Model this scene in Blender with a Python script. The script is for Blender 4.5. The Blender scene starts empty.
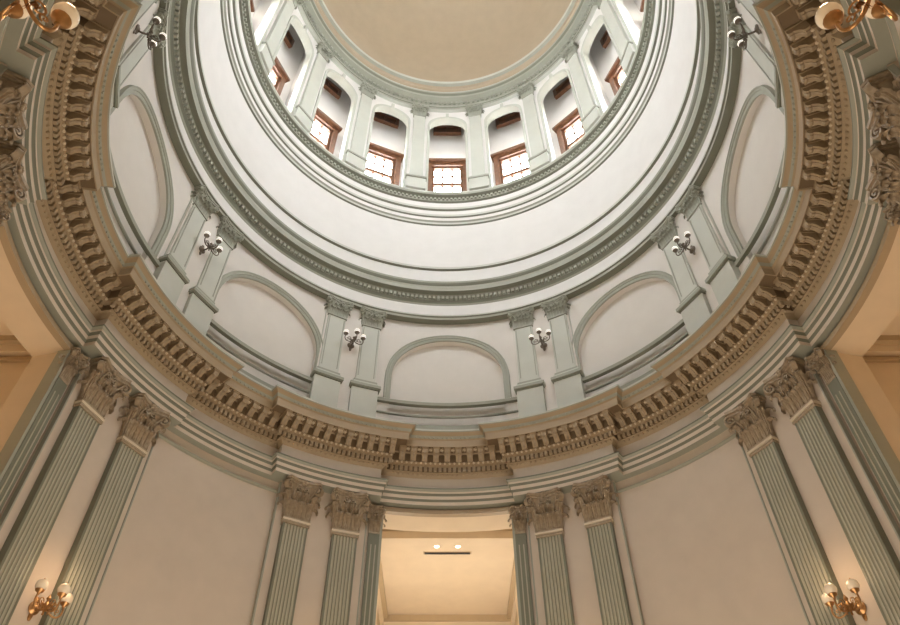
import bpy, math
from math import sin, cos, pi, radians, degrees, sqrt
from mathutils import Vector, Matrix
Z0 = 1.6
D = 12.3
scene = bpy.context.scene
scene.view_settings.view_transform = 'Standard'

# ------------------------------------------------------------ materials
def mat(name, col, rough=0.6, var=0.03, scale=1.5, bump=0.04, metal=0.0, emit=None, estr=0.0):
    m = bpy.data.materials.new(name); m.use_nodes = True
    nt = m.node_tree; b = nt.nodes['Principled BSDF']
    tc = nt.nodes.new('ShaderNodeTexCoord'); nz = nt.nodes.new('ShaderNodeTexNoise')
    nz.inputs['Scale'].default_value = scale; nz.inputs['Detail'].default_value = 4
    nt.links.new(tc.outputs['Object'], nz.inputs['Vector'])
    cr = nt.nodes.new('ShaderNodeValToRGB')
    cr.color_ramp.elements[0].position = 0.3; cr.color_ramp.elements[1].position = 0.7
    cr.color_ramp.elements[0].color = [c*(1-var) for c in col]+[1]
    cr.color_ramp.elements[1].color = [min(1, c*(1+var)) for c in col]+[1]
    nt.links.new(nz.outputs['Fac'], cr.inputs['Fac']); nt.links.new(cr.outputs['Color'], b.inputs['Base Color'])
    bp = nt.nodes.new('ShaderNodeBump'); bp.inputs['Strength'].default_value = bump; bp.inputs['Distance'].default_value = 0.02
    nt.links.new(nz.outputs['Fac'], bp.inputs['Height']); nt.links.new(bp.outputs['Normal'], b.inputs['Normal'])
    b.inputs['Roughness'].default_value = rough; b.inputs['Metallic'].default_value = metal
    if emit:
        b.inputs['Emission Color'].default_value = (*emit, 1); b.inputs['Emission Strength'].default_value = estr
    return m
M = {}
M['wall'] = mat('plaster_cream', (0.62, 0.54, 0.455), 0.7)
M['frieze'] = mat('plaster_frieze', (0.64, 0.57, 0.485), 0.7)
M['white'] = mat('plaster_white', (0.82, 0.81, 0.79), 0.7, 0.02)
M['gal'] = mat('plaster_gallery', (0.77, 0.74, 0.70), 0.7, 0.02)
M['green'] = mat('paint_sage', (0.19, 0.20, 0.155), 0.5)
M['greenl'] = mat('paint_sage_light', (0.36, 0.375, 0.315), 0.5)
M['greenp'] = mat('paint_sage_pale', (0.58, 0.60, 0.545), 0.5)
M['tan'] = mat('paint_tan', (0.41, 0.32, 0.21), 0.5)
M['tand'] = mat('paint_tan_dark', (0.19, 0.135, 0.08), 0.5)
M['cap'] = mat('gilded_stone', (0.38, 0.305, 0.215), 0.38, 0.18, 8)
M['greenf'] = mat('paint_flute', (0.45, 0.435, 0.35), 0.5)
M['capl'] = mat('stone_light', (0.70, 0.61, 0.47), 0.5)
M['dome'] = mat('plaster_dome', (0.45, 0.37, 0.265), 0.7)
M['wood'] = mat('mahogany_wood', (0.16, 0.07, 0.032), 0.4, 0.25, 6)
M['brass'] = mat('aged_brass', (0.50, 0.28, 0.12), 0.3, 0.15, 12, metal=0.85)
M['bronze'] = mat('dark_bronze', (0.16, 0.13, 0.10), 0.4, 0.1, metal=0.4)
M['globe'] = mat('opal_glass_warm', (0.85, 0.75, 0.6), 0.25, 0.02, emit=(1.0, 0.72, 0.42), estr=0.12)
M['globeg'] = mat('opal_glass', (0.92, 0.9, 0.86), 0.25, 0.02, emit=(1, 0.95, 0.85), estr=0.8)
M['pane'] = mat('daylight_glass', (0.8, 0.85, 0.95), 0.1, 0.02, emit=(0.95, 0.97, 1.0), estr=28)
M['hall'] = mat('plaster_hall', (0.74, 0.62, 0.46), 0.7)
M['halltrim'] = mat('hall_trim', (0.50, 0.39, 0.25), 0.6)
M['dark'] = mat('black_metal', (0.02, 0.02, 0.02), 0.6)
M['bulb'] = mat('lamp_lens', (1, 0.9, 0.7), 0.3, emit=(1, 0.85, 0.6), estr=12)
M['marble'] = mat('floor_marble', (0.55, 0.47, 0.38), 0.25, 0.2, 0.8)

# ------------------------------------------------------------ mesh builder
class MB:
    def __init__(s): s.v = []; s.f = []; s.m = []; s.mats = []
    def mi(s, k):
        if k not in s.mats: s.mats.append(k)
        return s.mats.index(k)
    def face(s, idx, k): s.f.append(idx); s.m.append(s.mi(k))
    def grid(s, rows, k, closed_u=False, closed_v=False, ks=None):
        base = len(s.v); nr = len(rows); nc = len(rows[0])
        for r in rows: s.v.extend([tuple(p) for p in r])
        for i in range(nr if closed_u else nr-1):
            i2 = (i+1) % nr
            for j in range(nc if closed_v else nc-1):
                j2 = (j+1) % nc
                s.face((base+i*nc+j, base+i*nc+j2, base+i2*nc+j2, base+i2*nc+j), ks[j] if ks else k)
    def poly(s, pts, k):
        b = len(s.v); s.v.extend([tuple(p) for p in pts]); s.face(tuple(range(b, b+len(pts))), k)
    def box(s, x0, x1, y0, y1, z0, z1, k):
        b = len(s.v)
        s.v += [(x0,y0,z0),(x1,y0,z0),(x1,y1,z0),(x0,y1,z0),(x0,y0,z1),(x1,y0,z1),(x1,y1,z1),(x0,y1,z1)]
        for f in ((0,3,2,1),(4,5,6,7),(0,1,5,4),(1,2,6,5),(2,3,7,6),(3,0,4,7)): s.face(tuple(b+i for i in f), k)
    def cbox(s, a0, a1, R0, R1, h0, h1, k, n=1):
        ps = [(R0,h0),(R0,h1),(R1,h1),(R1,h0)]
        rows = [[cyl(a0+(a1-a0)*i/n, R, h) for R, h in ps] for i in range(n+1)]
        s.grid(rows, k, closed_v=True); s.poly(rows[0], k); s.poly(rows[-1][::-1], k)
    def cprism(s, a0, a1, prof, k):
        r0 = [cyl(a0, R, h) for R, h in prof]; r1 = [cyl(a1, R, h) for R, h in prof]
        s.grid([r0, r1], k, closed_v=True); s.poly(r0, k); s.poly(r1[::-1], k)
    def ring(s, prof, ks, n=192, a0=0, a1=360):
        full = abs(a1-a0-360) < 1e-6
        cnt = n if full else n+1
        rows = [[cyl(a0+(a1-a0)*i/n, R, h) for R, h in prof] for i in range(cnt)]
        s.grid(rows, None, closed_u=full, ks=ks)
    def prism(s, poly, z0, z1, k, ks=None):
        n = len(poly)
        r0 = [(x, y, z0) for x, y in poly]; r1 = [(x, y, z1) for x, y in poly]
        s.grid([r0, r1], k, closed_v=True, ks=ks)
        s.poly(r0[::-1], k); s.poly(r1, k)
    def frustum(s, r0, z0, r1, z1, k):  # r=(hx,y0,y1)
        a = [(-r0[0],r0[1],z0),(r0[0],r0[1],z0),(r0[0],r0[2],z0),(-r0[0],r0[2],z0)]
        b = [(-r1[0],r1[1],z1),(r1[0],r1[1],z1),(r1[0],r1[2],z1),(-r1[0],r1[2],z1)]
        s.grid([a, b], k, closed_v=True); s.poly(a[::-1], k); s.poly(b, k)
    def lathe(s, prof, c, k, n=16, axis='z'):
        rows = []
        for r, z in prof:
            row = []
            for i in range(n):
                t = 2*pi*i/n
                if axis == 'z': row.append((c[0]+r*cos(t), c[1]+r*sin(t), c[2]+z))
                else: row.append((c[0]+r*cos(t), c[1]-z, c[2]+r*sin(t)))
            rows.append(row)
        s.grid(rows, k, closed_v=True)
    def sphere(s, c, r, k, n=16, m=10, sq=(1,1,1)):
        rows = []
        for i in range(m+1):
            p = pi*i/m
            rows.append([(c[0]+sq[0]*r*sin(p)*cos(2*pi*j/n), c[1]+sq[1]*r*sin(p)*sin(2*pi*j/n), c[2]-sq[2]*r*cos(p)) for j in range(n)])
        s.grid(rows, k, closed_v=True)
    def tube(s, pts, r, k, n=8):
        pts = [Vector(p) for p in pts]; rows = []; up = Vector((0.13, 0.2, 1)).normalized(); N = None
        for i, p in enumerate(pts):
            t = (pts[min(i+1, len(pts)-1)]-pts[max(i-1, 0)]).normalized()
            if N is None:
                N = t.cross(up)
                if N.length < 1e-3: N = t.cross(Vector((1, 0, 0)))
            N = (N - t*N.dot(t)).normalized(); B = t.cross(N)
            rr = r[i] if isinstance(r, list) else r
            rows.append([p+(N*cos(2*pi*j/n)+B*sin(2*pi*j/n))*rr for j in range(n)])
        s.grid(rows, k, closed_v=True); s.poly(rows[0][::-1], k); s.poly(rows[-1], k)
    def ribbon(s, pts, wv, th, k):
        pts = [Vector(p) for p in pts]; wv = Vector(wv); rows = []
        for i, p in enumerate(pts):
            t = (pts[min(i+1, len(pts)-1)]-pts[max(i-1, 0)]).normalized()
            nn = t.cross(wv).normalized()*th
            rows.append([p-wv-nn, p+wv-nn, p+wv+nn, p-wv+nn])
        s.grid(rows, k, closed_v=True); s.poly(rows[0], k); s.poly(rows[-1], k)
    def mesh(s, name, smooth=35):
        me = bpy.data.meshes.new(name); me.from_pydata(s.v, [], s.f)
        for k in s.mats: me.materials.append(M[k])
        me.polygons.foreach_set('material_index', s.m)
        me.polygons.foreach_set('use_smooth', [True]*len(s.f))
        me.update()
        import bmesh
        bm = bmesh.new(); bm.from_mesh(me); bmesh.ops.recalc_face_normals(bm, faces=bm.faces); bm.to_mesh(me); bm.free()
        me.set_sharp_from_angle(angle=radians(smooth))
        return me
def cyl(a, R, h):
    t = radians(a); return (R*sin(t), R*cos(t), h+Z0)
def obj(name, me, loc=(0,0,0), az=0, parent=None):
    if isinstance(me, MB): me = me.mesh(name)
    o = bpy.data.objects.new(name, me); scene.collection.objects.link(o)
    o.location = loc; o.rotation_euler = (0, 0, -radians(az))
    if parent: o.parent = parent
    return o
def empty(name):
    o = bpy.data.objects.new(name, None); scene.collection.objects.link(o); return o

PAIRS = [24, 66, 114, 156, 204, 246, 294, 336]
CARD = [0, 90, 180, 270]

# ------------------------------------------------------------ ornament helpers
def leaf(mb, o, d, w, H, k, curl=0.16):
    o = Vector(o); d = Vector((d[0], d[1], 0)).normalized(); side = Vector((-d[1], d[0], 0)); up = Vector((0, 0, 1))
    path = []
    for i in range(6):
        t = i/5; path.append((0.10*H*t*t, 0.84*H*t))
    r = curl*H
    for i in range(1, 7):
        th = radians(35*i); path.append((0.10*H+r*(1-cos(th)), 0.84*H+r*sin(th)))
    rows = []; n = len(path)
    for i, (ou, z) in enumerate(path):
        s = i/(n-1)
        ww = w*(0.72+0.28*sin(pi*min(1, s*1.4))) if s < 0.6 else w*(1.0-(s-0.6)*1.5)
        if i % 2 == 1: ww *= 0.78
        row = []
        for u, off in ((-1, -0.02), (-0.55, 0.02), (-0.25, 0.0), (0, 0.05), (0.25, 0.0), (0.55, 0.02), (1, -0.02)):
            row.append(o+side*(u*ww/2)+d*(ou+off*H)+up*z)
        rows.append(row)
    mb.grid(rows, k)
    mb.grid([[p-d*0.02 for p in r] for r in rows], k)
def spiral(c, dirv, R, turns, start, n=26, shrink=0.12, sgn=1):
    c = Vector(c); dirv = Vector(dirv).normalized(); pts = []
    for i in range(n+1):
        t = i/n; a = start - sgn*turns*2*pi*t; r = R*(1-t*(1-shrink))
        pts.append(c+dirv*(r*cos(a))+Vector((0, 0, r*sin(a))))
    return pts
def capital(mb, w, H, d, z, k):
    hw = w/2
    mb.frustum((hw*0.96, -d*0.95, 0.02), z, (hw*1.0, -d, 0.02), z+H*0.62, k)
    mb.frustum((hw*1.0, -d, 0.02), z+H*0.62, (hw*1.22, -d-0.10*H, 0.02), z+H*0.87, k)
    mb.box(-hw*1.07, hw*1.07, -d-0.05*w, 0.02, z-0.06*H, z+0.01*H, k)
    for x in (-0.66, 0, 0.66):
        leaf(mb, (x*hw, -d, z), (0, -1), w*0.34, H*0.40, k, 0.2)
    for x in (-1, -0.33, 0.33, 1):
        leaf(mb, (x*hw*0.98, -d+0.02, z+H*0.05), (x*0.6 if abs(x) == 1 else 0, -1), w*0.30, H*0.60, k, 0.16)
    for sx in (-1, 1):
        leaf(mb, (sx*hw, -d*0.45, z), (sx, 0), w*0.34, H*0.40, k, 0.2)
        leaf(mb, (sx*hw, -d*0.2, z+H*0.05), (sx, 0), w*0.3, H*0.62, k, 0.14)
    for sx in (-1, 1):
        dv = Vector((sx*0.75, -0.66, 0)).normalized(); base = Vector((sx*hw*0.75, -d, z+H*0.5))
        c = Vector((sx*hw*1.22, -d-0.16*H, z+H*0.77))
        pts = [base, base+dv*0.05*H+Vector((0, 0, 0.15*H)), base*0.4+c*0.6+Vector((0, 0, 0.11*H))]
        pts += spiral(c, dv, 0.125*H, 1.6, pi*0.5)
        wv = Vector((-dv[1], dv[0], 0))*0.055*H
        mb.ribbon(pts, wv, 0.018*H, k)
        mb.sphere(c, 0.05*H, k, 8, 6)
        c2 = Vector((sx*hw*0.27, -d-0.11*H, z+H*0.76))
        pts = [Vector((sx*hw*0.62, -d, z+H*0.5)), Vector((sx*hw*0.6, -d-0.06*H, z+H*0.66)), Vector((sx*hw*0.45, -d-0.1*H, z+H*0.84))]
        pts += spiral(c2, (-sx, 0, 0), 0.085*H, 1.4, pi*0.6)
        mb.ribbon(pts, Vector((0, -1, 0))*0.04*H, 0.015*H, k)
    W = hw*1.42; dd = d+0.24*H
    def ab(e):
        pts = [(-W-e, 0.02), (-W-e, -d*0.4), (-W-e-0.0, -dd+0.10*H-e), (-W+0.08*H-e, -dd-e)]
        for i in range(1, 10):
            t = i/10; x = (-W+0.08*H)+(2*W-0.16*H)*t; pts.append((x, -dd+0.11*H*sin(pi*t)-e))
        pts += [(W-0.08*H+e, -dd-e), (W+e, -dd+0.10*H-e), (W+e, -d*0.4), (W+e, 0.02)]
        return pts
    mb.prism(ab(-0.02*H), z+H*0.87, z+H*0.93, k)
    mb.prism(ab(0.015*H), z+H*0.93, z+H, k)
    for i in range(6):
        a = 2*pi*i/6
        mb.sphere((0.05*H*cos(a), -dd+0.07*H, z+H*0.92+0.05*H*sin(a)), 0.035*H, k, 7, 5)
    mb.sphere((0, -dd+0.05*H, z+H*0.92), 0.035*H, k, 8, 6)
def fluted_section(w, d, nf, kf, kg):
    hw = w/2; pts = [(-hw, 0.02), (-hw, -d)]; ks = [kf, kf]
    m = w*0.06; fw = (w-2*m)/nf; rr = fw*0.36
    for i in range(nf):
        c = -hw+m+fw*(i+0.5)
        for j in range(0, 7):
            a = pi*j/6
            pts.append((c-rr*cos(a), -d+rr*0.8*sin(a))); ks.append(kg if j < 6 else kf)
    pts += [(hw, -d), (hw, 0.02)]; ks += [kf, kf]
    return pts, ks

# ------------------------------------------------------------ sconces
def bez(p, n=12):
    p = [Vector(q) for q in p]; out = []
    for i in range(n+1):
        t = i/n
        out.append(p[0]*(1-t)**3+p[1]*3*t*(1-t)**2+p[2]*3*t*t*(1-t)+p[3]*t**3)
    return out
def sconce(name, s, km, kg, dirs, gr, nglobe_z=0.12):
    mb = MB(); q = lambda *a: Vector(a)*s
    mb.lathe([(0, 0.0), (0.16*s, 0.0), (0.17*s, 0.03*s), (0.12*s, 0.06*s), (0.07*s, 0.10*s), (0, 0.12*s)], (0, 0, 0), km, 16, 'y')
    mb.sphere((0, 0, 0.16*s), 0.09*s, km, 10, 8, (0.8, 0.5, 1.5)); mb.sphere((0, 0, -0.18*s), 0.08*s, km, 10, 8, (0.8, 0.5, 1.8))
    mb.tube(bez([q(0, 0, 0), q(0, -0.15, -0.12), q(0, -0.3, -0.1), q(0, -0.42, 0)]), 0.035*s, km)
    hub = q(0, -0.42, 0)
    mb.lathe([(0, -0.26*s), (0.03*s, -0.24*s), (0.02*s, -0.18*s), (0.07*s, -0.1*s), (0.09*s, -0.02*s), (0.05*s, 0.05*s), (0.03*s, 0.1*s), (0.06*s, 0.16*s), (0.03*s, 0.22*s), (0, 0.28*s)], hub, km, 14)
    for dx, dy, L in dirs:
        dv = Vector((dx, dy, 0)).normalized()
        e = hub+dv*L*s+Vector((0, 0, nglobe_z*s))
        mb.tube(bez([hub, hub+dv*0.45*L*s+Vector((0, 0, -0.34*s)), e-Vector((0, 0, 0.36*s))+dv*0.12*s, e-Vector((0, 0, 0.02))], 16), 0.024*s, km)
        sc = spiral(hub+dv*0.45*L*s+Vector((0, 0, 0.02*s)), dv, 0.11*s, 1.3, -pi/2, sgn=-1)
        mb.tube(sc, 0.014*s, km, 6)
        sc = spiral(hub+dv*0.75*L*s+Vector((0, 0, -0.06*s)), -dv, 0.07*s, 1.2, -pi/2, sgn=-1)
        mb.tube(sc, 0.012*s, km, 6)
        leaf(mb, tuple(hub+dv*0.3*L*s+Vector((0, 0, -0.2*s))), (dx, dy), 0.09*s, 0.18*s, km)
        mb.lathe([(0.0, -0.06*s), (0.03*s, -0.05*s), (0.04*s, 0), (0.095*s, 0.03*s), (0.115*s, 0.075*s), (0.10*s, 0.08*s)], e, km, 14)
        g = gr*s
        mb.lathe([(0.085*s, 0.06*s)]+[(g*sin(radians(a)), 0.06*s+g*0.86-g*cos(radians(a))) for a in range(32, 178, 12)]+[(0, 0.06*s+g*1.86)], e, kg, 18)
        mb.lathe([(0, 0), (0.02*s, 0), (0.012*s, 0.03*s), (0, 0.05*s)], e+Vector((0, 0, 0.06*s+g*1.86)), km, 8)
    return mb.mesh(name, 50)

# ------------------------------------------------------------ shell: lower wall
HW = 12.5
HEAD = 14.45
mb = MB()
for c in CARD:
    a0, a1 = c+HW, c+90-HW; n = 52
    mb.ring([(11.4, -1.6), (11.4, 15.0)], ['wall'], n, a0, a1)
    mb.ring([(12.6, 15.8), (12.6, -1.6)], ['hall'], n, a0, a1)
    for a in (a0, a1):
        mb.poly([cyl(a, 11.4, -1.6), cyl(a, 12.6, -1.6), cyl(a, 12.6, HEAD), cyl(a, 11.4, HEAD)], 'hall')
    mb.ring([(12.6, 15.8), (12.6, HEAD), (11.4, HEAD), (11.4, 15.0)], ['hall', 'hall', 'wall'], 20, c-HW, c+HW)
obj('wall_rotunda', mb)
mb = MB()
for c in PAIRS:
    mb.cbox(c-8.6, c+8.6, 11.2, 11.42, -1.6, 14.7, 'wall', 12)
    for sgn in (-1, 1):
        mb.cbox(c+sgn*8.6-0.12, c+sgn*8.6+0.12, 11.16, 11.3, -1.6, 14.6, 'greenl', 1)
obj('trim_pilaster_backing', mb)
mb = MB()
for c in CARD:
    for sgn in (-1, 1):
        mb.cbox(c+sgn*12.45-0.25, c+sgn*12.45+0.25, 11.3, 11.7, -1.6, HEAD, 'greenl')
    mb.cbox(c-12.6, c+12.6, 11.28, 11.5, HEAD-0.02, HEAD+0.14, 'tan', 16)
obj('trim_opening_surround', mb)
mb = MB()
for c in (45, 135, 225, 315):
    mb.ring([(11.41, 14.24), (11.33, 14.28), (11.31, 14.33), (11.36, 14.36), (11.41, 14.38)], ['greenl']*4, 24, c-12.3, c+12.3)
obj('trim_string_course', mb)

# ------------------------------------------------------------ main entablature with breaks
REF = 11.2; OFF = 0.38; RHW = 10.4
prof = [(11.42,14.70,'greenl'),(11.12,14.70,'frieze'),(11.12,14.84,'green'),(11.10,14.88,'green'),(11.06,14.92,'frieze'),(11.06,15.06,'green'),
        (11.04,15.10,'green'),(11.0,15.14,'frieze'),(11.0,15.22,'greenl'),(10.93,15.28,'green'),(10.93,15.34,'greenl'),(11.2,15.40,'frieze'),
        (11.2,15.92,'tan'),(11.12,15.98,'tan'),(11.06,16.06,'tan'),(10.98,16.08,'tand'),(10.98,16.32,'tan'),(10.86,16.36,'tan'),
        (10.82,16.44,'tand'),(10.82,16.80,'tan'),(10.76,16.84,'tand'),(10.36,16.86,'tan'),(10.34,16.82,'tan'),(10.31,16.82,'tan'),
        (10.31,17.12,'tan'),(10.26,17.16,'greenl'),(10.22,17.28,'tan'),(10.12,17.40,'greenl'),(10.08,17.42,'greenp'),(10.08,17.50,'greenl'),(11.2,17.56,'greenl')]
P = [(p[0], p[1]) for p in prof]; K = [p[2] for p in prof[:-1]]
ent = empty('main_entablature')
mb = MB(); rows = []
def edge(c, sgn, R):
    return c+sgn*(RHW+degrees(max(0, REF-R)/R)) if R < REF+0.1 else c+sgn*RHW
for i, c in enumerate(PAIRS):
    nxt = PAIRS[(i+1) % 8]+(360 if i == 7 else 0)
    ns = 16
    for j in range(ns+1):
        t = j/ns
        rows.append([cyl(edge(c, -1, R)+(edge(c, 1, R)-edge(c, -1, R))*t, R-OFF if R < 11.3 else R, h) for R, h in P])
    for j in range(ns+1):
        t = j/ns
        rows.append([cyl(edge(c, 1, R)+(edge(nxt, -1, R)-edge(c, 1, R))*t, R, h) for R, h in P])
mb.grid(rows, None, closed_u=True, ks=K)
obj('entablature_mouldings', mb, parent=ent)
mb = MB(); MP = [(10.84,16.47),(10.78,16.43),(10.70,16.42),(10.66,16.46),(10.64,16.52),(10.58,16.57),(10.50,16.62),(10.45,16.60),(10.40,16.62),(10.37,16.69),(10.38,16.76),(10.37,16.86),(10.84,16.86)]
dn = MB()
segs = []
for i, c in enumerate(PAIRS):
    segs.append((c, 12.0, OFF))
    nxt = PAIRS[(i+1) % 8]+(360 if i == 7 else 0)
    mid = (c+nxt)/2; half = (nxt-c)/2
    segs.append((mid, 9.6 if half > 22 else 7.2, 0))
for c, half, off in segs:
    n = int(round(half*2/2.4))
    for j in range(n+1):
        a = c-half+2.4*j
        mb.cprism(a-0.58, a+0.58, [(R-off, h) for R, h in MP], 'tan')
        mb.cprism(a-0.2, a+0.2, [(R-off, h-0.03 if h < 16.8 else h) for R, h in MP], 'cap')
        mb.cbox(a-0.72, a+0.72, 10.36-off, 10.84-off, 16.78, 16.84, 'tan')
        if j < n:
            b = a+1.2
            x, y, z = cyl(b, 10.56-off, 16.85); dn.sphere((x, y, z), 0.08, 'capl', 8, 5, (1, 1, 0.5))
            for q in range(5):
                x, y, z = cyl(b+0.5*cos(q*2*pi/5), 10.56-off+0.1*sin(q*2*pi/5), 16.85); dn.sphere((x, y, z), 0.05, 'tan', 6, 4, (1, 1, 0.6))
    hd = half+0.35 if off else half+2.2
    step = 1.0; n = int(hd*2/step)
    for j in range(n+1):
        a = c-n*step/2+j*step
        dn.cbox(a-0.3, a+0.3, 10.89-off, 11.0-off, 16.10, 16.31, 'tan')
        x, y, z = cyl(a+0.5, 11.07-off, 16.02); dn.sphere((x, y, z), 0.05, 'tan', 6, 4)
        x, y, z = cyl(a+0.5, 10.24-off, 17.2); dn.sphere((x, y, z), 0.045, 'greenl', 6, 4)
        x, y, z = cyl(a, 10.83-off, 16.40); dn.sphere((x, y, z), 0.05, 'capl', 6, 4)
obj('modillions', mb, parent=ent); obj('dentils', dn, parent=ent)

# ------------------------------------------------------------ generic arched wall
def arched_wall(mb, R0, R1, centers, halfbay, ow, zs, z0, zt, k, kr=None, na=20):
    kr = kr or k
    for c, hb in zip(centers, halfbay):
        aw = degrees(ow/R0)
        for (x0, x1) in ((c-hb, c-aw), (c+aw, c+hb)):
            for R in (R0, R1):
                mb.ring([(R, z0), (R, zt)], [k], 6, x0, x1)
        top0, top1, in0, in1 = [], [], [], []
        for i in range(na+1):
            t = pi - pi*i/na
            a = c+aw*cos(t); z = zs+ow*sin(t)
            in0.append(cyl(a, R0, z)); in1.append(cyl(a, R1, z)); top0.append(cyl(a, R0, zt)); top1.append(cyl(a, R1, zt))
        mb.grid([in0, top0], k); mb.grid([in1, top1], k); mb.grid([in0, in1], kr)
        for a in (c-aw, c+aw):
            mb.poly([cyl(a, R0, z0), cyl(a, R1, z0), cyl(a, R1, zs), cyl(a, R0, zs)], kr)
def archivolt(mb, R, c, r0, r1, p, zs, z0, k, n=28):
    sec = [(r0, 0), (r0, p*0.6), (r0+(r1-r0)*0.45, p*0.6), (r0+(r1-r0)*0.5, p*0.85), (r0+(r1-r0)*0.8, p*0.85), (r0+(r1-r0)*0.85, p), (r1, p), (r1, 0)]
    st = [(pi, z0-zs)]+[(pi-pi*i/n, 0) for i in range(n+1)]+[(0, z0-zs)]
    rows = []
    for t, dz in st:
        rows.append([cyl(c+degrees(rr*cos(t)/R), R-pp, zs+rr*sin(t)+dz) for rr, pp in sec])
    mb.grid(rows, k)

# gallery level
GC = [0, 45, 90, 135, 180, 225, 270, 315]
GH = [24, 21]*4
mb = MB()
arched_wall(mb, 10.5, 10.78, GC, GH, 2.45, 20.45, 17.3, 24.2, 'gal')
mb.ring([(10.76, 17.3), (10.76, 24.2)], ['gal'], 192)
obj('wall_gallery', mb)
am = MB(); archivolt(am, 10.5, 0, 2.44, 2.72, 0.14, 20.45, 19.15, 'greenl'); ame = am.mesh('blind_arch_moulding')
for c in GC: obj('blind_arch_moulding', ame, az=c)
mb = MB()
for c, hb in zip(GC, GH):
    e = hb-7.6
    mb.ring([(10.52, 18.95), (10.38, 18.98), (10.36, 19.12), (10.44, 19.2), (10.52, 19.22)], ['green', 'greenl', 'greenp', 'greenp'], 24, c-e, c+e)
    mb.ring([(10.52, 18.40), (10.44, 18.42), (10.44, 18.48), (10.52, 18.5)], ['greenl']*3, 24, c-e, c+e)
    mb.ring([(10.52, 17.6), (10.40, 17.6), (10.40, 17.95), (10.46, 18.0), (10.52, 18.02)], ['greenl']*4, 24, c-e, c+e)
    for sg in (-1, 1):
        a = c+sg*(hb-7.2)
        mb.cbox(a-0.1, a+0.1, 10.44, 10.52, 19.5, 23.9, 'greenp')
obj('trim_gallery_plinth', mb)
def gal_pilaster():
    mb = MB(); w = 0.86; d = 0.22
    mb.box(-0.62, 0.62, -0.38, 0.05, 17.55, 17.8, 'greenl')
    mb.box(-0.56, 0.56, -0.32, 0.05, 17.8, 19.25, 'greenp')
    mb.box(-0.60, 0.60, -0.37, 0.05, 19.25, 19.32, 'green')
    mb.box(-0.65, 0.65, -0.42, 0.05, 19.32, 19.46, 'greenl')
    mb.box(-0.54, 0.54, -0.31, 0.05, 19.46, 19.62, 'greenp')
    mb.box(-0.50, 0.50, -0.28, 0.05, 19.62, 19.74, 'greenl')
    mb.box(-0.45, 0.45, -0.24, 0.05, 19.74, 19.80, 'greenp')
    mb.frustum((w/2, -d, 0.05), 19.8, (w/2*0.94, -d*0.95, 0.05), 23.1, 'greenp')
    for x0, x1, z0, z1 in ((-0.36, -0.32, 20.0, 22.9), (0.32, 0.36, 20.0, 22.9)):
        mb.box(x0, x1, -d-0.015, -d+0.02, z0, z1, 'greenl')
    capital(mb, 0.84, 0.97, d, 23.05, 'greenl')
    return mb.mesh('gallery_pilaster')
gp = gal_pilaster()
for c in PAIRS:
    for s in (-4.5, 4.5):
        a = c+s; x, y, z = cyl(a, 10.5, 0); obj('gallery_pilaster', gp, (x, y, Z0), a)
mb = MB()
for c in PAIRS: mb.cbox(c-7.2, c+7.2, 10.38, 10.55, 17.5, 24.02, 'gal', 8)
obj('trim_gallery_pilaster_backing', mb)

# upper entablature + drum
mb = MB(); up = empty('upper_entablature')
prof = [(10.55,24.02,'green'),(10.18,24.02,'greenl'),(10.18,24.16,'green'),(10.12,24.20,'greenp'),(10.12,24.28,'white'),(10.35,24.34,'white'),
        (10.35,25.18,'greenl'),(10.27,25.24,'green'),(10.22,25.36,'green'),(10.20,25.38,'green'),(10.20,25.62,'greenl'),(10.08,25.68,'green'),(9.86,25.72,'greenl'),
        (9.84,25.96,'greenp'),(9.80,26.0,'green'),(9.72,26.14,'greenl'),(9.70,26.24,'greenp'),(10.06,26.28,'white')]
mb.ring([(p[0], p[1]) for p in prof], [p[2] for p in prof[:-1]], 224)
obj('entablature_mouldings', mb, parent=up)
dn = MB()
for i in range(300):
    a = i*1.2; dn.cbox(a-0.33, a+0.33, 10.08, 10.22, 25.42, 25.60, 'greenl')
obj('dentils', dn, parent=up)
mb = MB()
prof = [(10.04,26.2,'white'),(10.0,27.40,'green'),(9.88,27.44,'greenp'),(9.88,27.58,'greenl'),(9.94,27.62,'white'),(9.93,27.72,'greenl'),(9.98,27.76,'white'),(9.88,31.1,'green'),
        (9.80,31.15,'greenp'),(9.78,31.28,'greenl'),(9.70,31.34,'white'),(9.70,31.6,'green'),(9.62,31.64,'greenp'),(9.60,31.78,'white'),(9.60,32.1,'green'),(9.50,32.16,'greenp'),(9.48,32.3,'white'),
        (9.44,32.62,'green'),(9.34,32.68,'greenl'),(9.32,32.9,'green'),(9.12,33.0,'greenl'),(9.08,33.12,'greenp'),(9.08,33.24,'white'),(9.2,33.3,'white'),(11.3,33.3,'white')]
mb.ring([(p[0], p[1]) for p in prof], [p[2] for p in prof[:-1]], 224)
obj('wall_drum', mb)
dn = MB()
for i in range(260):
    a = i*360/260; dn.cbox(a-0.38, a+0.38, 9.22, 9.36, 32.74, 32.88, 'greenl')
obj('trim_drum_dentils', dn)

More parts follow.
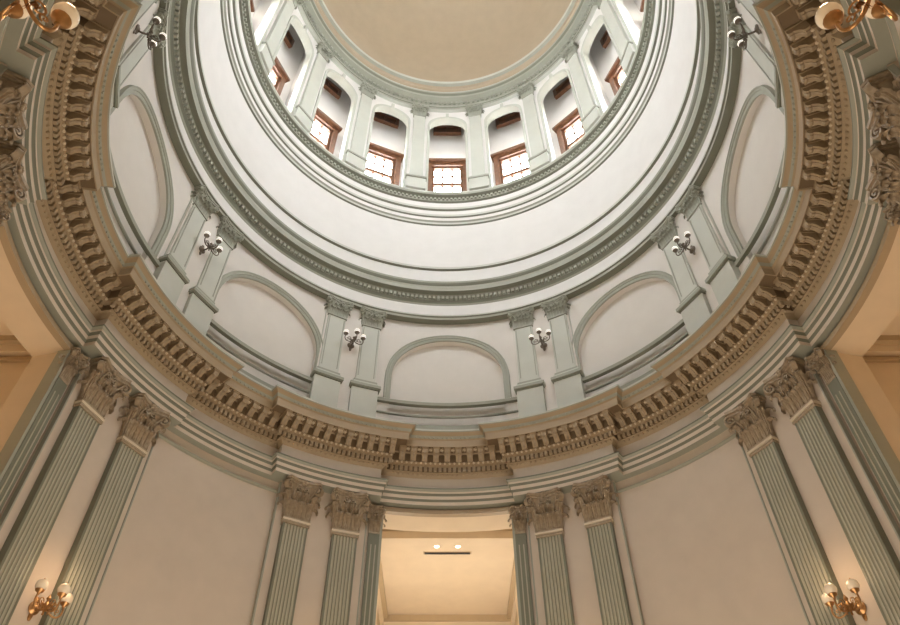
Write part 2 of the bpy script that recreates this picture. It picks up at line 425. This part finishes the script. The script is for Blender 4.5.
# drum arcade
BC = [22.5*i for i in range(16)]
mb = MB()
arched_wall(mb, 9.25, 9.7, BC, [11.25]*16, 1.12, 41.05, 33.3, 43.2, 'white', 'greenp')
obj('wall_drum_arcade', mb)
mb = MB()
mb.ring([(11.1, 33.3), (11.1, 46.2), (9.2, 46.2)], ['white', 'white'], 192)
for c in BC: mb.cbox(c+11.25-0.7, c+11.25+0.7, 9.65, 11.12, 33.3, 46.2, 'white')
obj('wall_drum_outer', mb)
am = MB(); archivolt(am, 9.25, 0, 1.10, 1.26, 0.07, 41.05, 33.5, 'greenp', 18); am.cbox(-0.6, 0.6, 9.1, 9.3, 42.1, 42.6, 'greenp')
ame = am.mesh('arcade_arch_moulding')
for c in BC: obj('arcade_arch_moulding', ame, az=c)
def drum_pil():
    mb = MB()
    mb.box(-0.55, 0.55, -0.28, 0.05, 33.3, 34.3, 'greenp'); mb.box(-0.6, 0.6, -0.33, 0.05, 34.3, 34.45, 'greenl')
    mb.box(-0.46, 0.46, -0.24, 0.05, 34.45, 34.65, 'greenp')
    mb.frustum((0.38, -0.2, 0.05), 34.65, (0.36, -0.19, 0.05), 41.9, 'greenp')
    capital(mb, 0.74, 1.1, 0.19, 41.9, 'greenl')
    return mb.mesh('drum_pilaster')
dp = drum_pil()
for c in BC:
    a = c+11.25; x, y, z = cyl(a, 9.25, 0); obj('drum_pilaster', dp, (x, y, Z0), a)
def window():
    fr = MB(); pn = MB(); z0 = 33.9; z1 = 38.8
    def frame(x0, x1, z0, z1, t, y0, y1):
        fr.box(x0, x0+t, y0, y1, z0, z1, 'wood'); fr.box(x1-t, x1, y0, y1, z0, z1, 'wood')
        fr.box(x0+t, x1-t, y0, y1, z0, z0+t, 'wood'); fr.box(x0+t, x1-t, y0, y1, z1-t, z1, 'wood')
    frame(-1.3, 1.3, z0-0.15, z1+0.3, 0.32, -0.42, 0.0)
    frame(-1.02, 1.02, z0, z1+0.05, 0.2, -0.26, 0.0)
    for zz in (36.9,): fr.box(-0.86, 0.86, -0.2, -0.02, zz-0.14, zz+0.14, 'wood')
    for x in (-0.3, 0.3): fr.box(x-0.05, x+0.05, -0.13, -0.02, z0, z1, 'wood')
    for zz in (35.2, 37.9): fr.box(-0.86, 0.86, -0.13, -0.02, zz-0.05, zz+0.05, 'wood')
    fr.box(-1.42, 1.42, -0.6, 0, z1+0.3, z1+0.5, 'wood'); fr.box(-1.35, 1.35, -0.5, 0, z1+0.5, z1+0.62, 'wood')
    pn.box(-0.9, 0.9, -0.05, -0.03, z0+0.05, z1-0.05, 'pane')
    frame(-0.95, 0.95, 43.3, 44.3, 0.2, -0.25, 0.0); fr.box(-0.8, 0.8, -0.12, -0.02, 43.4, 44.2, 'wood'); fr.box(-0.06, 0.06, -0.2, -0.02, 43.3, 44.3, 'wood')
    return fr.mesh('window_frame'), pn.mesh('window_panes')
wf, wp = window()
for i, c in enumerate(BC):
    e = empty('window_%d' % (i+1)); x, y, z = cyl(c, 11.08, 0); e.location = (x, y, Z0); e.rotation_euler = (0, 0, -radians(c))
    obj('frame', wf, parent=e); obj('panes', wp, parent=e)

# top entablature and dome
mb = MB()
prof = [(9.7,43.0,'greenp'),(9.02,43.0,'greenl'),(9.02,43.22,'green'),(8.98,43.26,'greenl'),(8.98,43.34,'greenp'),(9.18,43.4,'white'),(9.18,43.75,'greenl'),(9.1,43.8,'green'),
        (9.1,43.98,'greenl'),(8.95,44.05,'greenl'),(8.72,44.1,'greenl'),(8.7,44.3,'green'),(8.6,44.42,'greenl'),(8.58,44.55,'greenp'),(8.75,44.6,'greenp'),(8.75,45.0,'dome'),(8.6,45.1,'dome'),
        (8.6,45.5,'greenl'),(8.42,45.6,'greenp'),(8.38,45.8,'dome'),(8.48,45.86,'dome')]
mb.ring([(p[0], p[1]) for p in prof], [p[2] for p in prof[:-1]], 192)
obj('trim_dome_cornice', mb)
dn = MB()
for i in range(180):
    a = i*2; dn.cbox(a-0.5, a+0.5, 8.96, 9.12, 43.82, 43.98, 'greenl')
obj('trim_dome_dentils', dn)
mb = MB(); pr = []
for i in range(33):
    t = pi/2*i/32; pr.append((max(0.001, 8.46*cos(t)), 45.84+8.3*sin(t)))
mb.ring(pr, ['dome']*32, 128)
obj('ceiling_dome', mb)

# ------------------------------------------------------------ lower pilasters
def low_pilaster():
    mb = MB(); w = 0.90; d = 0.24
    mb.box(-0.62, 0.62, -0.42, 0.02, -1.6, -1.2, 'greenl'); mb.box(-0.58, 0.58, -0.38, 0.02, -1.2, 0.0, 'greenp')
    mb.box(-0.62, 0.62, -0.42, 0.02, 0.0, 0.12, 'greenl'); mb.box(-0.56, 0.56, -0.36, 0.02, 0.12, 0.28, 'greenl'); mb.box(-0.5, 0.5, -0.3, 0.02, 0.28, 0.4, 'greenl')
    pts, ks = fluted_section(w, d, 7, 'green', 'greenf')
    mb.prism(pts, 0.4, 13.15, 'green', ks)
    mb.box(-0.48, 0.48, -d-0.04, 0.02, 12.98, 13.06, 'cap')
    mb.box(-0.50, 0.50, -d-0.06, 0.02, 13.08, 13.16, 'capl')
    capital(mb, 0.92, 1.46, d, 13.2, 'cap')
    return mb.mesh('corinthian_pilaster')
lp = low_pilaster()
for c in PAIRS:
    for s in (-4.7, 4.7):
        a = c+s; x, y, z = cyl(a, 11.2, 0); obj('corinthian_pilaster', lp, (x, y, Z0), a)
def jamb_pilaster():
    mb = MB(); mb.box(-0.2, 0.2, -0.12, 0.02, -1.6, 13.3, 'green'); mb.box(-0.24, 0.24, -0.16, 0.02, -1.6, -0.9, 'green')
    for x in (-0.08, 0.08): mb.box(x-0.02, x+0.02, -0.135, -0.1, -0.5, 13.0, 'greenf')
    capital(mb, 0.38, 1.0, 0.12, 13.5, 'cap'); mb.box(-0.2, 0.2, -0.12, 0.02, 13.3, 13.5, 'green')
    return mb.mesh('jamb_pilaster')
jp = jamb_pilaster()
for c in CARD:
    for s in (-13.7, 13.7):
        a = c+s; x, y, z = cyl(a, 11.4, 0); obj('jamb_pilaster', jp, (x, y, Z0), a)

# ------------------------------------------------------------ sconces
ls = sconce('brass_wall_sconce', 0.98, 'brass', 'globe', [(1, -0.25, 0.42), (-1, -0.25, 0.42), (0, -1, 0.42)], 0.15)
gs = sconce('bronze_wall_sconce', 0.95, 'bronze', 'globeg', [(1, -0.2, 0.42), (-1, -0.2, 0.42), (0.1, -1, 0.34)], 0.12)
def pt(name, loc, e, col, r=0.12, parent=None):
    l = bpy.data.lights.new(name, 'POINT'); l.energy = e; l.color = col; l.shadow_soft_size = r
    o = bpy.data.objects.new(name, l); scene.collection.objects.link(o); o.location = loc
    if parent: o.parent = parent
    return o
SH = {24: 24, 66: 65.2, 114: 114.8, 156: 155.4, 204: 204.6, 246: 245.2, 294: 294.8, 336: 336}
for c in PAIRS:
    cc = SH[c]
    x, y, z = cyl(cc, 11.18, 7.8); o = obj('brass_wall_sconce', ls, (x, y, z), cc)
    pt('sconce_glow', (0, -0.75, 0.75), 18, (1, 0.66, 0.38), 0.08, o)
    x, y, z = cyl(c, 10.37, 21.6); obj('bronze_wall_sconce', gs, (x, y, z), c)

# ------------------------------------------------------------ halls
def hall_mesh():
    mb = MB(); X = 3.4; Y0 = 11.7; Y1 = 22.5; H = 15.6; F = -1.6
    mb.poly([(-X, Y0, F), (-X, Y1, F), (-X, Y1, H), (-X, Y0, H)], 'hall'); mb.poly([(X, Y0, F), (X, Y1, F), (X, Y1, H), (X, Y0, H)], 'hall')
    mb.poly([(-X, Y1, F), (X, Y1, F), (X, Y1, H), (-X, Y1, H)], 'hall')
    mb.poly([(-X, Y0, H), (X, Y0, H), (X, Y1, H), (-X, Y1, H)], 'hall')
    for s in (-1, 1):
        a, b = sorted((s*X, s*(X-0.45))); mb.box(a, b, 12.3, Y1, H-0.22, H+0.01, 'halltrim')
        a, b = sorted((s*X, s*(X-0.25))); mb.box(a, b, 12.3, Y1, H-0.5, H-0.22, 'hall')
        a, b = sorted((s*X, s*(X-0.12))); mb.box(a, b, 12.3, Y1, H-0.75, H-0.62, 'halltrim')
    mb.box(-X, X, Y1-0.12, Y1, H-0.30, H+0.01, 'halltrim'); mb.box(-X, X, Y1-0.08, Y1, H-0.7, H-0.6, 'halltrim')
    mb.box(-X, X, 14.3, 14.9, H-0.45, H+0.01, 'hall'); mb.box(-X, X, 14.25, 14.3, H-0.12, H+0.01, 'halltrim')
    for s in (-1, 1):
        for y in (14.6, 19.0):
            a, b = sorted((s*X, s*(X-0.2))); mb.box(a, b, y-0.5, y+0.5, F, H-0.5, 'hall')
    return mb.mesh('hall')
hm = hall_mesh()
vm = MB(); vm.box(-1.0, 1.0, -0.06, 0.06, -0.05, 0.02, 'dark'); vm.box(-1.06, 1.06, -0.1, 0.1, -0.02, 0.03, 'halltrim'); vm = vm.mesh('air_vent')
sm = MB(); sm.lathe([(0, 0.0), (0.05, 0.0), (0.05, -0.12), (0.11, -0.16), (0.13, -0.34), (0.12, -0.34), (0.11, -0.3)], (0, 0, 0), 'halltrim', 14); sm.sphere((0, 0, -0.30), 0.11, 'bulb', 12, 8, (1, 1, 0.4)); sm = sm.mesh('ceiling_spotlight')
for nm, c in zip(('front', 'right', 'rear', 'left'), CARD):
    obj('wall_hall_'+nm, hm, (0, 0, Z0), c)
    for R in (13.4, 16.3): obj('air_vent', vm, cyl(c, R, 15.6), c)
    t = radians(c)
    for s in (-0.45, 0.45):
        x0, y0 = s, 15.2
        obj('ceiling_spotlight', sm, (x0*cos(t)+y0*sin(t), -x0*sin(t)+y0*cos(t), 15.6+Z0), c)
    for s in (-1, 1):
        x0, y0 = s*3.38, 17.0; o = obj('brass_wall_sconce', ls, (x0*cos(t)+y0*sin(t), -x0*sin(t)+y0*cos(t), 9.5+Z0), c+s*90)
        pt('sconce_glow', (0, -0.75, 0.75), 380 if c in (0, 180) else 150, (1, 0.94, 0.84) if c in (0, 180) else (1, 0.72, 0.45), 0.1, o)

# floor
mb = MB(); mb.ring([(26, -1.6), (0.001, -1.6)], ['marble'], 96); obj('floor', mb)

# ------------------------------------------------------------ lights
# added fill lamps hidden behind each window hood, brightening the bay wall above
cv = MB(); cv.lathe([(0, 0), (0.10, 0), (0.11, 0.03), (0.07, 0.05), (0.11, 0.11), (0.10, 0.11), (0.07, 0.07), (0, 0.07)], (0, 0, 0), 'bronze', 14); cv = cv.mesh('bay_fill_lamp')
for c in BC:
    o = obj('bay_fill_lamp', cv, cyl(c, 10.78, 39.42), c); pt('bay_fill_glow', (0, 0, 0.22), 75, (1, 0.93, 0.82), 0.06, o)
def area(name, loc, rot, size, e, col, shape='DISK'):
    l = bpy.data.lights.new(name, 'AREA'); l.shape = shape; l.size = size; l.energy = e; l.color = col
    o = bpy.data.objects.new(name, l); scene.collection.objects.link(o); o.location = loc; o.rotation_euler = rot
area('floor_fill_light', (0, 0, 0.3), (pi, 0, 0), 12, 1400, (1, 0.82, 0.63))  # unseen disk light below the view, added as general warm fill
w = bpy.data.worlds.new('world'); scene.world = w; w.use_nodes = True
w.node_tree.nodes['Background'].inputs[0].default_value = (0.6, 0.7, 0.9, 1); w.node_tree.nodes['Background'].inputs[1].default_value = 0.5

cam = bpy.data.cameras.new('camera'); co = bpy.data.objects.new('camera', cam); scene.collection.objects.link(co)
co.location = (0, -D, Z0); co.rotation_euler = (radians(90+47.5), 0, 0)
cam.lens = 702/900*36; cam.sensor_width = 36; cam.shift_x = 0.003; cam.clip_end = 300
scene.camera = co
